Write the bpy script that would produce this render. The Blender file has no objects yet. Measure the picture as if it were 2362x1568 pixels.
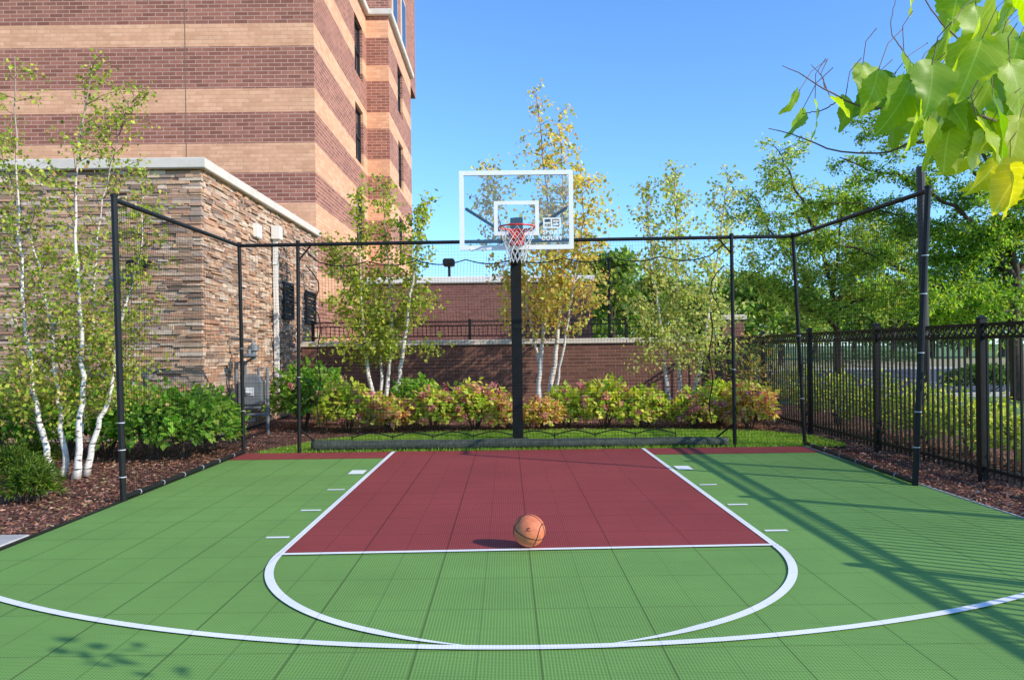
import bpy, math, random
import numpy as np
from mathutils import Vector, Matrix
random.seed(7); RNG=np.random.default_rng(11)
PI=math.pi; R=math.radians
scn=bpy.context.scene; COL=scn.collection
# ---------------------------------------------------------------- camera
F=1800.0; PX=1181.0; PY=805.0; H=1.486; PSI=0.0056; ROLL=0.0125
RM=(Matrix.Rotation(-PSI,3,'Z')@Matrix.Rotation(PI/2,3,'X')@Matrix.Rotation(-ROLL,3,'Z'))
cam=bpy.data.cameras.new('camera'); co=bpy.data.objects.new('camera',cam); COL.objects.link(co)
co.matrix_world=Matrix.Translation((0,0,H))@RM.to_4x4()
cam.sensor_width=36; cam.lens=F/2362*36; cam.shift_y=21/2362; cam.clip_start=0.05; cam.clip_end=3000
scn.camera=co
def P(px,py,Y):
    d=RM@Vector(((px-PX)/F,(PY-py)/F,-1)); t=Y/d.y
    return Vector((0,0,H))+d*t
def G(px,py,z=0.0):
    d=RM@Vector(((px-PX)/F,(PY-py)/F,-1)); t=(z-H)/d.z
    return Vector((0,0,H))+d*t
# ---------------------------------------------------------------- light
E=R(28); sd=Vector((0.87*math.cos(E),-0.49*math.cos(E),math.sin(E))).normalized()
w=bpy.data.worlds.new("World"); scn.world=w; w.use_nodes=True
nt=w.node_tree; bg=nt.nodes['Background']; sky=nt.nodes.new('ShaderNodeTexSky'); sky.sky_type='NISHITA'
sky.sun_disc=False; sky.sun_elevation=E; sky.sun_rotation=math.atan2(sd.x,sd.y)
sky.air_density=1.0; sky.dust_density=0.2; sky.ozone_density=2.0; sky.altitude=100
vm=nt.nodes.new('ShaderNodeVectorMath'); vm.operation='MULTIPLY'; vm.inputs[1].default_value=(1.12,1.68,2.3)
nt.links.new(sky.outputs[0],vm.inputs[0]); nt.links.new(vm.outputs[0],bg.inputs[0]); bg.inputs[1].default_value=0.128
sl=bpy.data.lights.new('sun','SUN'); sl.energy=5.0; sl.angle=R(0.5); sl.color=(1,0.92,0.79)
so=bpy.data.objects.new('sun',sl); COL.objects.link(so); so.rotation_euler=sd.to_track_quat('Z','Y').to_euler()
scn.view_settings.view_transform='Standard'; scn.view_settings.look='None'; scn.view_settings.exposure=0
# ---------------------------------------------------------------- materials
def nn(t,typ,**k):
    n=t.nodes.new(typ)
    for a,b in k.items(): setattr(n,a,b)
    return n
def base(name,rough=.6,metal=0,spec=.5):
    m=bpy.data.materials.new(name); m.use_nodes=True; t=m.node_tree; b=t.nodes['Principled BSDF']
    b.inputs['Roughness'].default_value=rough; b.inputs['Metallic'].default_value=metal
    b.inputs['Specular IOR Level'].default_value=spec
    return m,t,b
def rgba(c): return (c[0],c[1],c[2],1)
def mix(t,fac,a,b):
    n=nn(t,'ShaderNodeMix',data_type='RGBA')
    for i,v in ((0,fac),(6,a),(7,b)):
        if isinstance(v,bpy.types.NodeSocket): t.links.new(v,n.inputs[i])
        elif i==0: n.inputs[0].default_value=v
        else: n.inputs[i].default_value=rgba(v)
    return n.outputs[2]
def mth(t,op,a,b=None,c=None):
    n=nn(t,'ShaderNodeMath',operation=op)
    for i,v in enumerate((a,b,c)):
        if v is None: continue
        if isinstance(v,bpy.types.NodeSocket): t.links.new(v,n.inputs[i])
        else: n.inputs[i].default_value=v
    return n.outputs[0]
def pos(t):
    g=nn(t,'ShaderNodeNewGeometry'); s=nn(t,'ShaderNodeSeparateXYZ'); t.links.new(g.outputs['Position'],s.inputs[0])
    return g.outputs['Position'],s.outputs[0],s.outputs[1],s.outputs[2]
def noise(t,vec,scale,detail=4,rough=.6):
    n=nn(t,'ShaderNodeTexNoise'); n.inputs['Scale'].default_value=scale; n.inputs['Detail'].default_value=detail
    n.inputs['Roughness'].default_value=rough
    t.links.new(vec,n.inputs['Vector']); return n.outputs[0]
def ramp(t,fac,a,b):
    n=nn(t,'ShaderNodeMapRange'); t.links.new(fac,n.inputs[0]); n.inputs[1].default_value=a; n.inputs[2].default_value=b
    return n.outputs[0]
def bump(t,b,h,strength=.3,dist=.01):
    n=nn(t,'ShaderNodeBump'); n.inputs['Strength'].default_value=strength; n.inputs['Distance'].default_value=dist
    t.links.new(h,n.inputs['Height']); t.links.new(n.outputs[0],b.inputs['Normal'])
def plain(name,c,c2=None,rough=.6,metal=0,scale=8,bmp=.15,spec=.5):
    m,t,b=base(name,rough,metal,spec); p,x,y,z=pos(t); n=noise(t,p,scale)
    c2=c2 or tuple(v*.7 for v in c)
    t.links.new(mix(t,ramp(t,n,.3,.7),c,c2),b.inputs['Base Color'])
    if bmp: bump(t,b,noise(t,p,scale*6),bmp,.004)
    return m
def attr_mat(name,trans=.35,rough=.5,spec=.3,val=1.6):
    m,t,b=base(name,rough,0,spec); a=nn(t,'ShaderNodeAttribute',attribute_name='Col')
    t.links.new(a.outputs[0],b.inputs['Base Color'])
    if trans:
        tr=nn(t,'ShaderNodeBsdfTranslucent'); ms=nn(t,'ShaderNodeMixShader'); ms.inputs[0].default_value=trans
        hs=nn(t,'ShaderNodeHueSaturation'); hs.inputs['Value'].default_value=val; hs.inputs['Saturation'].default_value=1.1
        t.links.new(a.outputs[0],hs.inputs['Color']); t.links.new(hs.outputs[0],tr.inputs[0])
        t.links.new(b.outputs[0],ms.inputs[1]); t.links.new(tr.outputs[0],ms.inputs[2])
        t.links.new(ms.outputs[0],t.nodes['Material Output'].inputs[0])
    return m
M_LEAF=attr_mat('leaf_blades',.45,.5,.25,1.7)
M_PETAL=attr_mat('petals',.2,.8)
M_STONE,t,b=base('ledge_stone',.85,0,.2); p,x,y,z=pos(t); a=nn(t,'ShaderNodeAttribute',attribute_name='Col')
n1=noise(t,p,14,6); t.links.new(mix(t,mth(t,'MULTIPLY',ramp(t,n1,.42,.75),.55),a.outputs[0],(.31,.19,.13)),b.inputs['Base Color']); bump(t,b,noise(t,p,35,5),.6,.012)
M_CHIP=attr_mat('wood_chip',0,.9,.2)
M_BLACK=plain('black_powder_coat',(.010,.010,.010),(.016,.016,.016),.45,0,10,.1,.25)
M_NETC=plain('black_net_cord',(.010,.011,.011),None,.9,0,10,0,.1)
M_WHITE=plain('white_paint',(.85,.85,.83),(.78,.78,.76),.5,0,5,.05)
M_TIE=plain('white_plastic',(.75,.75,.75),None,.4,0,5,0)
M_RED=plain('orange_red_enamel',(.72,.05,.02),(.6,.035,.02),.35,0,6,.05)
M_CORD=plain('white_net_cord',(.8,.8,.78),(.68,.68,.66),.8,0,30,0)
M_CREAM=plain('cream_limestone',(.74,.66,.57),(.62,.54,.45),.8,0,3,.25)
M_GREY=plain('grey_metal',(.24,.26,.27),(.16,.17,.18),.5,.3,6,.1)
M_DARK=plain('dark_louvre',(.02,.022,.025),None,.6,0,6,0)
M_PIPEW=plain('white_downpipe',(.84,.8,.72),(.76,.72,.65),.5,0,3,.1)
M_ROLL=plain('dark_net_roll',(.045,.055,.042),(.1,.115,.09),.9,0,18,.4,.1)
M_BARKD=plain('brown_bark',(.12,.075,.048),(.055,.035,.025),.9,0,12,.6)
M_TWIG=plain('red_brown_twig',(.2,.09,.065),(.12,.06,.045),.6,0,20,.2)
M_POLEB=plain('brown_metal_pole',(.05,.035,.028),(.035,.025,.02),.5,0,3,.1)
M_CONC=plain('concrete',(.5,.48,.44),(.38,.36,.33),.9,0,5,.3)
M_ASPH=plain('asphalt',(.06,.065,.075),(.08,.085,.095),.9,0,2,.2)
M_LINE=plain('white_line_paint',(.62,.62,.6),(.52,.52,.5),.7,0,2,.1)
M_FIELD=plain('dry_field',(.42,.31,.16),(.26,.25,.09),.95,0,.15,.2)
M_LAWN=plain('lawn_ground',(.16,.26,.045),(.09,.16,.03),.95,0,1.5,.4)
M_SOIL=plain('grass_soil',(.2,.34,.05),(.12,.22,.035),.95,0,6,.4)
M_MULCH,t,b=base('mulch',.95,0,.1); p,x,y,z=pos(t)
v=nn(t,'ShaderNodeTexVoronoi'); v.inputs['Scale'].default_value=32; t.links.new(p,v.inputs[0])
s=nn(t,'ShaderNodeSeparateColor'); t.links.new(v.outputs['Color'],s.inputs[0])
c=mix(t,s.outputs[0],(.07,.03,.02),(.3,.135,.09)); c=mix(t,ramp(t,s.outputs[1],.85,.95),c,(.42,.28,.19)); c=mix(t,mth(t,'MULTIPLY',ramp(t,noise(t,p,3),.4,.7),.5),c,(.06,.03,.02))
t.links.new(c,b.inputs['Base Color']); bump(t,b,v.outputs['Distance'],.9,.03)
M_BIRCH,t,b=base('birch_bark',.7,0,.3); p,x,y,z=pos(t)
mp=nn(t,'ShaderNodeMapping'); mp.inputs['Scale'].default_value=(7,7,38); t.links.new(p,mp.inputs[0])
n1=noise(t,mp.outputs[0],1,3,.5); n2=noise(t,p,3.5,4)
c=mix(t,ramp(t,n1,.58,.64),(.78,.72,.64),(.07,.055,.05)); c=mix(t,mth(t,'MULTIPLY',ramp(t,n2,.45,.75),.55),c,(.42,.29,.21))
c=mix(t,ramp(t,z,2.6,4.8),c,(.36,.24,.17))
t.links.new(c,b.inputs['Base Color']); bump(t,b,n1,.4,.01)
def brick_mat(name,l1,l2,d1,d2,bands,mort=(.4,.33,.27),bw=.36,rh=.108):
    m,t,b=base(name,.85,0,.2); p,x,y,z=pos(t)
    cx=nn(t,'ShaderNodeCombineXYZ'); t.links.new(mth(t,'ADD',x,y),cx.inputs[0]); t.links.new(z,cx.inputs[1])
    if bands:
        mask=None
        for (a0,a1) in bands:
            k=mth(t,'MULTIPLY',mth(t,'GREATER_THAN',z,a0),mth(t,'LESS_THAN',z,a1)); mask=k if mask is None else mth(t,'ADD',mask,k)
        c1=mix(t,mask,d1,l1); c2=mix(t,mask,d2,l2); mc=mix(t,mask,mort,tuple(q*.78 for q in l1))
    else: c1=mix(t,0.0,d1,d1); c2=mix(t,0.0,d2,d2); mc=mix(t,0.0,mort,mort)
    br=nn(t,'ShaderNodeTexBrick'); br.inputs['Scale'].default_value=1; br.inputs['Brick Width'].default_value=bw; br.inputs['Row Height'].default_value=rh
    br.inputs['Mortar Size'].default_value=.010; br.inputs['Mortar Smooth'].default_value=.2; br.inputs['Bias'].default_value=0
    t.links.new(cx.outputs[0],br.inputs['Vector']); t.links.new(c1,br.inputs['Color1']); t.links.new(c2,br.inputs['Color2']); t.links.new(mc,br.inputs['Mortar'])
    n=noise(t,p,.6,5); n2=noise(t,cx.outputs[0],6,3)
    dk=nn(t,'ShaderNodeHueSaturation'); t.links.new(br.outputs[0],dk.inputs['Color'])
    t.links.new(mth(t,'ADD',mth(t,'MULTIPLY',n,.35),mth(t,'ADD',mth(t,'MULTIPLY',n2,.4),.63)),dk.inputs['Value'])
    t.links.new(dk.outputs[0],b.inputs['Base Color']); bump(t,b,mth(t,'SUBTRACT',1.0,br.outputs['Fac']),.5,.01)
    return m
BANDS=[(13.3,13.95),(11.65,12.25),(9.86,10.48),(8.06,8.7),(6.4,7.2),(4.75,5.56),(2.9,3.7),(1.1,1.9)]
M_BRICK=brick_mat('banded_brick',(.84,.46,.28),(.68,.35,.2),(.42,.17,.115),(.26,.1,.07),BANDS,(.58,.37,.28))
M_BRICK2=brick_mat('maroon_brick',None,None,(.22,.1,.075),(.15,.068,.052),None,(.26,.16,.12),.3,.09)
M_BRICK3=brick_mat('plum_brick',None,None,(.25,.115,.095),(.18,.078,.068),None,(.29,.18,.15),.3,.09)
def court_mat(name,c,dk=.22,hs_=.62,sl_=.45):
    m,t,b=base(name,.65,0,.12); p,x,y,z=pos(t)
    def ln(s,per,wd,off=0):
        return mth(t,'LESS_THAN',mth(t,'PINGPONG',mth(t,'ADD',s,off),per/2),wd/2)
    h=mth(t,'MULTIPLY',mth(t,'SUBTRACT',1.0,ln(x,.0169,.0065)),mth(t,'SUBTRACT',1.0,ln(y,.0169,.0065)))
    big=mth(t,'MAXIMUM',ln(x,.61,.011,-.14),ln(y,.61,.009,-.2)); sm=mth(t,'MAXIMUM',ln(x,.305,.006,-.14),ln(y,.305,.005,-.2))
    dark=mth(t,'MAXIMUM',mth(t,'MULTIPLY',h,hs_),mth(t,'MAXIMUM',mth(t,'MULTIPLY',big,sl_*1.6),mth(t,'MULTIPLY',sm,sl_*1.15)))
    n=noise(t,p,.9,5); n3=noise(t,p,14,4)
    cc=mix(t,ramp(t,n,.3,.7),tuple(q*.9 for q in c),tuple(q*1.1 for q in c)); cc=mix(t,mth(t,'MULTIPLY',ramp(t,n3,.55,.8),.15),cc,tuple(q*.6+.12 for q in c))
    cc=mix(t,dark,cc,tuple(q*dk for q in c)); t.links.new(cc,b.inputs['Base Color'])
    bump(t,b,mth(t,'SUBTRACT',1.0,dark),.25,.004); return m
M_GREEN=court_mat('green_court_tile',(.205,.385,.095)); M_MAROON=court_mat('maroon_court_tile',(.345,.064,.06))
M_WLINE=court_mat('white_court_tile',(.9,.9,.87),.5,.35,.3)
def glass(name,tint,fac,dark=None):
    m=bpy.data.materials.new(name); m.use_nodes=True; t=m.node_tree; t.nodes.clear(); o=nn(t,'ShaderNodeOutputMaterial')
    a=nn(t,'ShaderNodeBsdfTransparent'); a.inputs[0].default_value=rgba(tint); g=nn(t,'ShaderNodeBsdfGlossy'); g.inputs['Roughness'].default_value=.03
    ms=nn(t,'ShaderNodeMixShader'); ms.inputs[0].default_value=fac; t.links.new(a.outputs[0],ms.inputs[1]); t.links.new(g.outputs[0],ms.inputs[2]); t.links.new(ms.outputs[0],o.inputs[0]); return m
M_GLASS=glass('acrylic_glass',(.95,.97,.97),.06)
M_WGLASS=plain('dark_window_glass',(.02,.025,.035),None,.08,0,3,0,.8)
M_BALL,t,b=base('orange_rubber',.6,0,.35); p,x,y,z=pos(t)
v=nn(t,'ShaderNodeTexVoronoi'); v.inputs['Scale'].default_value=260; t.links.new(p,v.inputs[0])
t.links.new(mix(t,ramp(t,noise(t,p,22,4),.35,.7),(.68,.2,.09),(.52,.14,.065)),b.inputs['Base Color']); bump(t,b,v.outputs['Distance'],.5,.002)
# ---------------------------------------------------------------- mesh building
OFF={}
def tag(o,label=None,cat=None,group=None,kind=None):
    for k,v in (('label',label),('category',cat),('group',group),('kind',kind)):
        if v: o[k]=v
    return o
def thing(name,loc,label,cat,group=None):
    o=bpy.data.objects.new(name,None); COL.objects.link(o); o.location=loc; OFF[o.name]=Vector(loc); o.empty_display_size=.1
    return tag(o,label,cat,group)
def finish(name,me,mat,parent,origin,smooth):
    if mat: me.materials.append(mat)
    if smooth: me.polygons.foreach_set('use_smooth',[True]*len(me.polygons))
    o=bpy.data.objects.new(name,me); COL.objects.link(o)
    if parent: o.parent=parent; OFF[o.name]=OFF[parent.name]
    else: o.location=origin; OFF[o.name]=Vector(origin)
    return o
class MB:
    def __init__(s): s.v=[]; s.f=[]; s.c=[]
    def add(s,vs,fs,c=None):
        n=len(s.v); s.v+= [tuple(q) for q in vs]; s.f+=[tuple(i+n for i in f) for f in fs]
        if c is not None: s.c+=[c]*len(vs)
    def box(s,x0,x1,y0,y1,z0,z1,c=None):
        s.add([(x0,y0,z0),(x1,y0,z0),(x1,y1,z0),(x0,y1,z0),(x0,y0,z1),(x1,y0,z1),(x1,y1,z1),(x0,y1,z1)],
              [(0,3,2,1),(4,5,6,7),(0,1,5,4),(1,2,6,5),(2,3,7,6),(3,0,4,7)],c); return s
    def bbox(s,x0,x1,y0,y1,z0,z1,b=.01):
        bm=[(x0+b,x1-b,y0+b,y1-b,z0),(x0,x1,y0,y1,z0+b),(x0,x1,y0,y1,z1-b),(x0+b,x1-b,y0+b,y1-b,z1)]
        vs=[]
        for (a,c,d,e,z) in bm: vs+=[(a,d,z),(c,d,z),(c,e,z),(a,e,z)]
        fs=[(3,2,1,0),(12,13,14,15)]
        for k in range(3):
            for j in range(4): a=k*4+j; bb=k*4+(j+1)%4; fs.append((a,bb,bb+4,a+4))
        s.add(vs,fs); return s
    def tube(s,pts,rad,n=6,c=None,cap=True,closed=False):
        pts=[Vector(p) for p in pts]; N=len(pts)
        if not hasattr(rad,'__len__'): rad=[rad]*N
        vs=[]; prev=None
        for i,p in enumerate(pts):
            if closed: d=(pts[(i+1)%N]-pts[i-1])
            else: d=(pts[min(i+1,N-1)]-pts[max(i-1,0)])
            d=d.normalized() if d.length>1e-9 else Vector((0,0,1))
            if prev is None:
                u=d.cross(Vector((0,0,1)))
                if u.length<.1: u=d.cross(Vector((0,1,0)))
            else: u=prev-d*prev.dot(d)
            u.normalize(); prev=u; w_=d.cross(u)
            for j in range(n):
                a=2*PI*(j+.5)/n; vs.append(p+(u*math.cos(a)+w_*math.sin(a))*rad[i])
        fs=[]
        for i in range(N if closed else N-1):
            i2=(i+1)%N
            for j in range(n): k=(j+1)%n; fs.append((i*n+j,i*n+k,i2*n+k,i2*n+j))
        if cap and not closed: fs.append(tuple(range(n-1,-1,-1))); fs.append(tuple((N-1)*n+j for j in range(n)))
        s.add(vs,fs,c); return s
    def lathe(s,c,prof,n=16):
        vs=[];fs=[]
        for (r,z) in prof:
            for j in range(n): a=2*PI*j/n; vs.append((c[0]+r*math.cos(a),c[1]+r*math.sin(a),c[2]+z))
        for i in range(len(prof)-1):
            for j in range(n): k=(j+1)%n; fs.append((i*n+j,i*n+k,(i+1)*n+k,(i+1)*n+j))
        fs.append(tuple(range(n-1,-1,-1))); fs.append(tuple((len(prof)-1)*n+j for j in range(n)))
        s.add(vs,fs); return s
    def build(s,name,mat,parent=None,origin=None,smooth=False):
        if parent: o=OFF[parent.name]
        else: o=Vector(origin) if origin is not None else Vector(s.v[0])
        me=bpy.data.meshes.new(name); me.from_pydata([(a-o.x,b-o.y,c-o.z) for a,b,c in s.v],[],s.f)
        if s.c:
            at=me.color_attributes.new('Col','FLOAT_COLOR','POINT'); at.data.foreach_set('color',np.array([(c[0],c[1],c[2],1) for c in s.c],dtype=np.float32).ravel())
        me.update(); return finish(name,me,mat,parent,o,smooth)
def struct(o): o['kind']='structure'; return o
def norm(a): return a/np.maximum(np.linalg.norm(a,axis=1,keepdims=True),1e-9)
def leaf_mesh(name,mat,parent,pts,dirs,nrm,L,W,cols,origin=None,fold=.12):
    pts=np.asarray(pts,float); N=len(pts); a=norm(np.asarray(dirs,float)); n=np.asarray(nrm,float); n=norm(n-a*np.sum(a*n,1,keepdims=True))
    w_=np.cross(a,n); L=np.broadcast_to(L,(N,))[:,None]; W=np.broadcast_to(W,(N,))[:,None]
    o=np.array(OFF[parent.name] if parent else origin)
    V=np.empty((N,4,3)); V[:,0]=pts; V[:,1]=pts+a*L*.42+w_*W*.5+n*L*fold; V[:,2]=pts+a*L; V[:,3]=pts+a*L*.42-w_*W*.5+n*L*fold
    V=(V-o).reshape(-1,3)
    me=bpy.data.meshes.new(name); me.vertices.add(N*4); me.vertices.foreach_set('co',V.astype(np.float32).ravel())
    idx=np.arange(N)*4; tri=np.stack([idx,idx+1,idx+2,idx,idx+2,idx+3],1).ravel().astype(np.int32)
    me.loops.add(N*6); me.loops.foreach_set('vertex_index',tri); me.polygons.add(N*2)
    me.polygons.foreach_set('loop_start',(np.arange(N*2)*3).astype(np.int32)); me.polygons.foreach_set('loop_total',np.full(N*2,3,np.int32))
    at=me.color_attributes.new('Col','FLOAT_COLOR','POINT'); c=np.ones((N,4,4),np.float32); c[:,:,:3]=np.asarray(cols)[:,None,:]
    at.data.foreach_set('color',c.ravel()); me.update(calc_edges=True); me.validate()
    return finish(name,me,mat,parent,Vector(o),False)
def pal(N,colors,weights=None,jit=.18):
    c=np.array(colors)[RNG.choice(len(colors),N,p=weights)]; return c*(1+jit*RNG.standard_normal((N,1)))*(1+.06*RNG.standard_normal((N,3)))
def clampc(c): return np.clip(c,.004,.9)
# ---------------------------------------------------------------- ground and court
g=MB(); g.add([(-700,-200,-.05),(700,-200,-.05),(700,1500,-.05),(-700,1500,-.05)],[(0,1,2,3)]); struct(g.build('ground',M_LAWN,origin=(0,0,-.05)))
g=MB(); g.add([(-16,-6,-.03),(7.6,-6,-.03),(7.6,20,-.03),(-16,20,-.03)],[(0,1,2,3)]); struct(g.build('mulch_bed',M_MULCH,origin=(0,0,-.03)))
GP=[(-3.75,11.5),(-3.45,12.2),(-3.1,13.1),(-2.4,13.75),(-1,14.1),(1,14.15),(3,14.0),(4.4,13.5),(5.0,12.6),(5.0,11.5)]
g=MB(); g.add([(a,b,-.012) for a,b in GP],[tuple(range(len(GP)))]); struct(g.build('grass_ground',M_SOIL,origin=(0,12,-.012)))
CX0,CX1,CY1=-3.88,4.34,11.47
g=MB(); g.box(CX0,CX1,-4,CY1,-.028,0); struct(g.build('court_floor',M_GREEN,origin=(0,0,0)))
def sheet(x0,x1,y0,y1,z,name,m): 
    q=MB(); q.add([(x0,y0,z),(x1,y0,z),(x1,y1,z),(x0,y1,z)],[(0,1,2,3)]); return struct(q.build(name,m,origin=(x0,y0,z)))
HX=.14
sheet(HX-1.83,HX+1.83,5.78,CY1-.004,.004,'key_floor',M_MAROON)
sheet(CX0+.01,HX-1.83,10.8,CY1-.004,.004,'baseline_floor',M_MAROON); sheet(HX+1.83,CX1-.01,10.8,CY1-.004,.004,'baseline_floor',M_MAROON)
def strip(pts,wd,z):
    q=MB(); vs=[]
    for i,p in enumerate(pts):
        d=Vector(pts[min(i+1,len(pts)-1)])-Vector(pts[max(i-1,0)]); d.normalize(); nv=Vector((-d.y,d.x)); ww=wd[i] if hasattr(wd,'__len__') else wd
        vs+= [(p[0]+nv.x*ww/2,p[1]+nv.y*ww/2,z),(p[0]-nv.x*ww/2,p[1]-nv.y*ww/2,z)]
    q.add(vs,[(2*i,2*i+1,2*i+3,2*i+2) for i in range(len(pts)-1)]); return q
LW=.05
for sx in (-1,1): struct(strip([(HX+sx*1.83,5.70),(HX+sx*1.83,CY1-.005)],LW,.008).build('lane_line_marking',M_WLINE,origin=(HX+sx*1.83,5.7,.008)))
struct(strip([(HX-1.855,5.72),(HX+1.855,5.80)],LW,.010).build('free_throw_line_marking',M_WLINE,origin=(HX,5.755,.01)))
for sx in (-1,1):
    pts=[];wd=[]
    for k in range(41):
        a=(PI/2-.17)*k/40; x_=math.cos(a)*1.83; ww=.058*min(1,max(.04,(x_-.3)/.55)); rr=1.83+(.058-ww)/2+.03*(k/40)**2; pts.append((HX+sx*math.cos(a)*rr,5.755-math.sin(a)*rr)); wd.append(ww)
    struct(strip(pts,wd,.009).build('free_throw_arc_marking',M_WLINE,origin=(HX,5.755,.009)))
pts=[]
for k in range(91):
    a=R(195)+R(150)*k/90; pts.append((HX+6.33*math.cos(a),10.2+6.33*math.sin(a)))
pts=[p for p in pts if CX0+.03<p[0]<CX1-.03]
struct(strip(pts,.055,.0095).build('three_point_line_marking',M_WLINE,origin=(HX,3.87,.0095)))
for sx in (-1,1):
    for (a,b) in ((6.23,6.28),(7.28,7.33),(8.35,8.40),(9.42,9.72)):
        x0,x1=sorted((HX+sx*1.905,HX+sx*2.09)); sheet(x0,x1,a,b,.006,'lane_hash_marking',M_WLINE)
q=MB(); q.box(CX0-.05,CX0-.002,-4,CY1,-.028,.012); struct(q.build('court_edging',M_BLACK,origin=(CX0,0,0)))
q=MB(); q.box(CX1+.002,CX1+.022,-4,CY1,-.028,.008); struct(q.build('court_edging',M_CONC,origin=(CX1,0,0)))
q=MB(); q.bbox(-8,CX0-.055,5.2,6.42,-.03,.02); struct(q.build('concrete_path',M_CONC,origin=(-5,6,0)))
def chips(x0,x1,y0,y1,n,name,excl=None):
    V=RNG.uniform([x0,y0,-.022],[x1,y1,-.0],(n,3)); d=RNG.standard_normal((n,3)); d[:,2]*=.25; nr=RNG.standard_normal((n,3))*.5; nr[:,2]+=1
    o=leaf_mesh(name,M_CHIP,None,V,d,nr,RNG.uniform(.02,.07,n),RNG.uniform(.012,.03,n),clampc(pal(n,[(.3,.13,.09),(.17,.07,.05),(.42,.24,.15),(.08,.04,.03),(.5,.37,.25)],[.35,.3,.17,.13,.05])),origin=(x0,y0,0),fold=.02)
    return o
tag(chips(-8,-3.95,6.45,13.2,15000,'mulch_chips'),'reddish brown wood mulch chips in the bed left of the court','mulch',kind='stuff')
tag(chips(4.38,6.5,5,13,8000,'mulch_chips'),'wood mulch chips along the foot of the iron fence right of the court','mulch',kind='stuff')
tag(chips(-5,5.4,13.6,16,6000,'mulch_chips'),'wood mulch chips in the bed behind the grass strip','mulch',kind='stuff')
n=200; V=RNG.uniform([-6,6.5,.0],[-3.9,10,.01],(n,3)); d=RNG.standard_normal((n,3)); d[:,2]*=.2; nr=RNG.standard_normal((n,3))*.3; nr[:,2]+=1
tag(leaf_mesh('fallen_leaves',M_LEAF,None,V,d,nr,.05,.035,clampc(pal(n,[(.5,.33,.14),(.4,.23,.1),(.55,.46,.22)])),origin=(-5,8,0)),'small dry fallen leaves scattered on the left mulch bed','leaves',kind='stuff')
def inpoly(x,y,Pg):
    ins=np.zeros(len(x),bool); j=len(Pg)-1
    for i in range(len(Pg)):
        xi,yi=Pg[i]; xj,yj=Pg[j]; c_=((yi>y)!=(yj>y))&(x<(xj-xi)*(y-yi)/(yj-yi+1e-12)+xi); ins^=c_; j=i
    return ins
n=60000; V=RNG.uniform([-3.8,11.5,-.012],[5.05,14.2,-.012],(n,3)); V=V[inpoly(V[:,0],V[:,1],GP)]; n=len(V)
d=RNG.standard_normal((n,3))*.45; d[:,2]=1; nr=RNG.standard_normal((n,3)); nr[:,2]*=.3
tag(leaf_mesh('grass',M_LEAF,None,V,d,nr,RNG.uniform(.04,.075,n),.009,clampc(pal(n,[(.28,.44,.05),(.2,.35,.04),(.38,.46,.09)])),origin=(0,12,0),fold=.02),'short green grass strip behind the court','grass',kind='stuff')
# ---------------------------------------------------------------- basketball hoop
hp=Vector((.15,12.75,0)); BY=10.42
root=thing('basketball_hoop',hp,'basketball hoop with clear backboard on a square black pole behind the court','basketball hoop')
q=MB(); q.bbox(hp.x-.085,hp.x+.085,hp.y-.085,hp.y+.085,0,3.5,.012); q.bbox(hp.x-.17,hp.x+.17,hp.y-.17,hp.y+.17,-.02,.03,.008); pole=q.build('pole',M_BLACK,root)
for (a,b) in ((3.14,3.26),(2.86,2.94)):
    q=MB(); q.bbox(hp.x-.055,hp.x+.055,BY+.1,hp.y-.088,a,b,.01); q.build('extension_arm',M_BLACK,root)
ZB,ZT=2.81,3.865; W2=.76
for sx in (-1,1):
    q=MB(); q.tube([(hp.x+sx*.05,hp.y-.5,3.22),(HX+sx*(W2-.09),BY+.06,3.37)],.022,8); q.build('brace',M_BLACK,root)
def ring_rect(q,x0,x1,y0,y1,z0,z1,t_):
    q.box(x0,x1,y0,y1,z0,z0+t_); q.box(x0,x1,y0,y1,z1-t_,z1); q.box(x0,x0+t_,y0,y1,z0+t_,z1-t_); q.box(x1-t_,x1,y0,y1,z0+t_,z1-t_)
q=MB(); q.box(HX-W2+.045,HX+W2-.045,BY-.006,BY+.006,ZB+.045,ZT-.045); bb=q.build('backboard',M_GLASS,root)
q=MB(); ring_rect(q,HX-W2,HX+W2,BY-.02,BY+.02,ZB,ZT,.06); q.build('frame',M_WHITE,bb)
q=MB(); ring_rect(q,HX-.3,HX+.3,BY-.012,BY-.008,3.0,3.46,.05); q.build('target_square',M_WHITE,bb)
q=MB(); q.bbox(HX-.085,HX+.085,BY+.01,BY+.12,2.9,3.24,.01); q.build('mounting_plate',M_BLACK,root)
RC=Vector((HX,BY-.40,3.05)); RR=.2286
q=MB(); q.tube([(RC.x+RR*math.cos(2*PI*k/36),RC.y+RR*math.sin(2*PI*k/36),RC.z) for k in range(36)],.011,8,closed=True)
for sx in (-1,1):
    q.tube([(RC.x+sx*.2,RC.y+.11,RC.z),(RC.x+sx*.08,BY-.02,RC.z-.02)],.008,6); q.tube([(RC.x+sx*.09,RC.y+.2,RC.z-.01),(RC.x+sx*.07,BY-.02,RC.z-.14)],.009,6)
rim=q.build('rim',M_RED,root,smooth=True)
q=MB(); q.bbox(RC.x-.1,RC.x+.1,BY-.12,BY-.013,2.86,3.04,.01); q.bbox(RC.x-.07,RC.x+.07,BY-.17,BY-.12,2.93,3.045,.008); q.build('bracket',M_RED,rim)
q=MB(); NL=12; lev=6
def rz(k): f=k/lev; return RR*(1-f)**1.25+ .1*f+.015*math.sin(PI*f), RC.z-.012-.43*f
for k in range(NL):
    for s_ in (-1,1):
        pts=[]
        for l in range(lev+1):
            r_,z_=rz(l); a=2*PI*(k+s_*l*.5)/NL; pts.append((RC.x+r_*math.cos(a),RC.y+r_*math.sin(a),z_+RNG.uniform(-.01,.01)))
        q.tube(pts,.0034,5)
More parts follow.
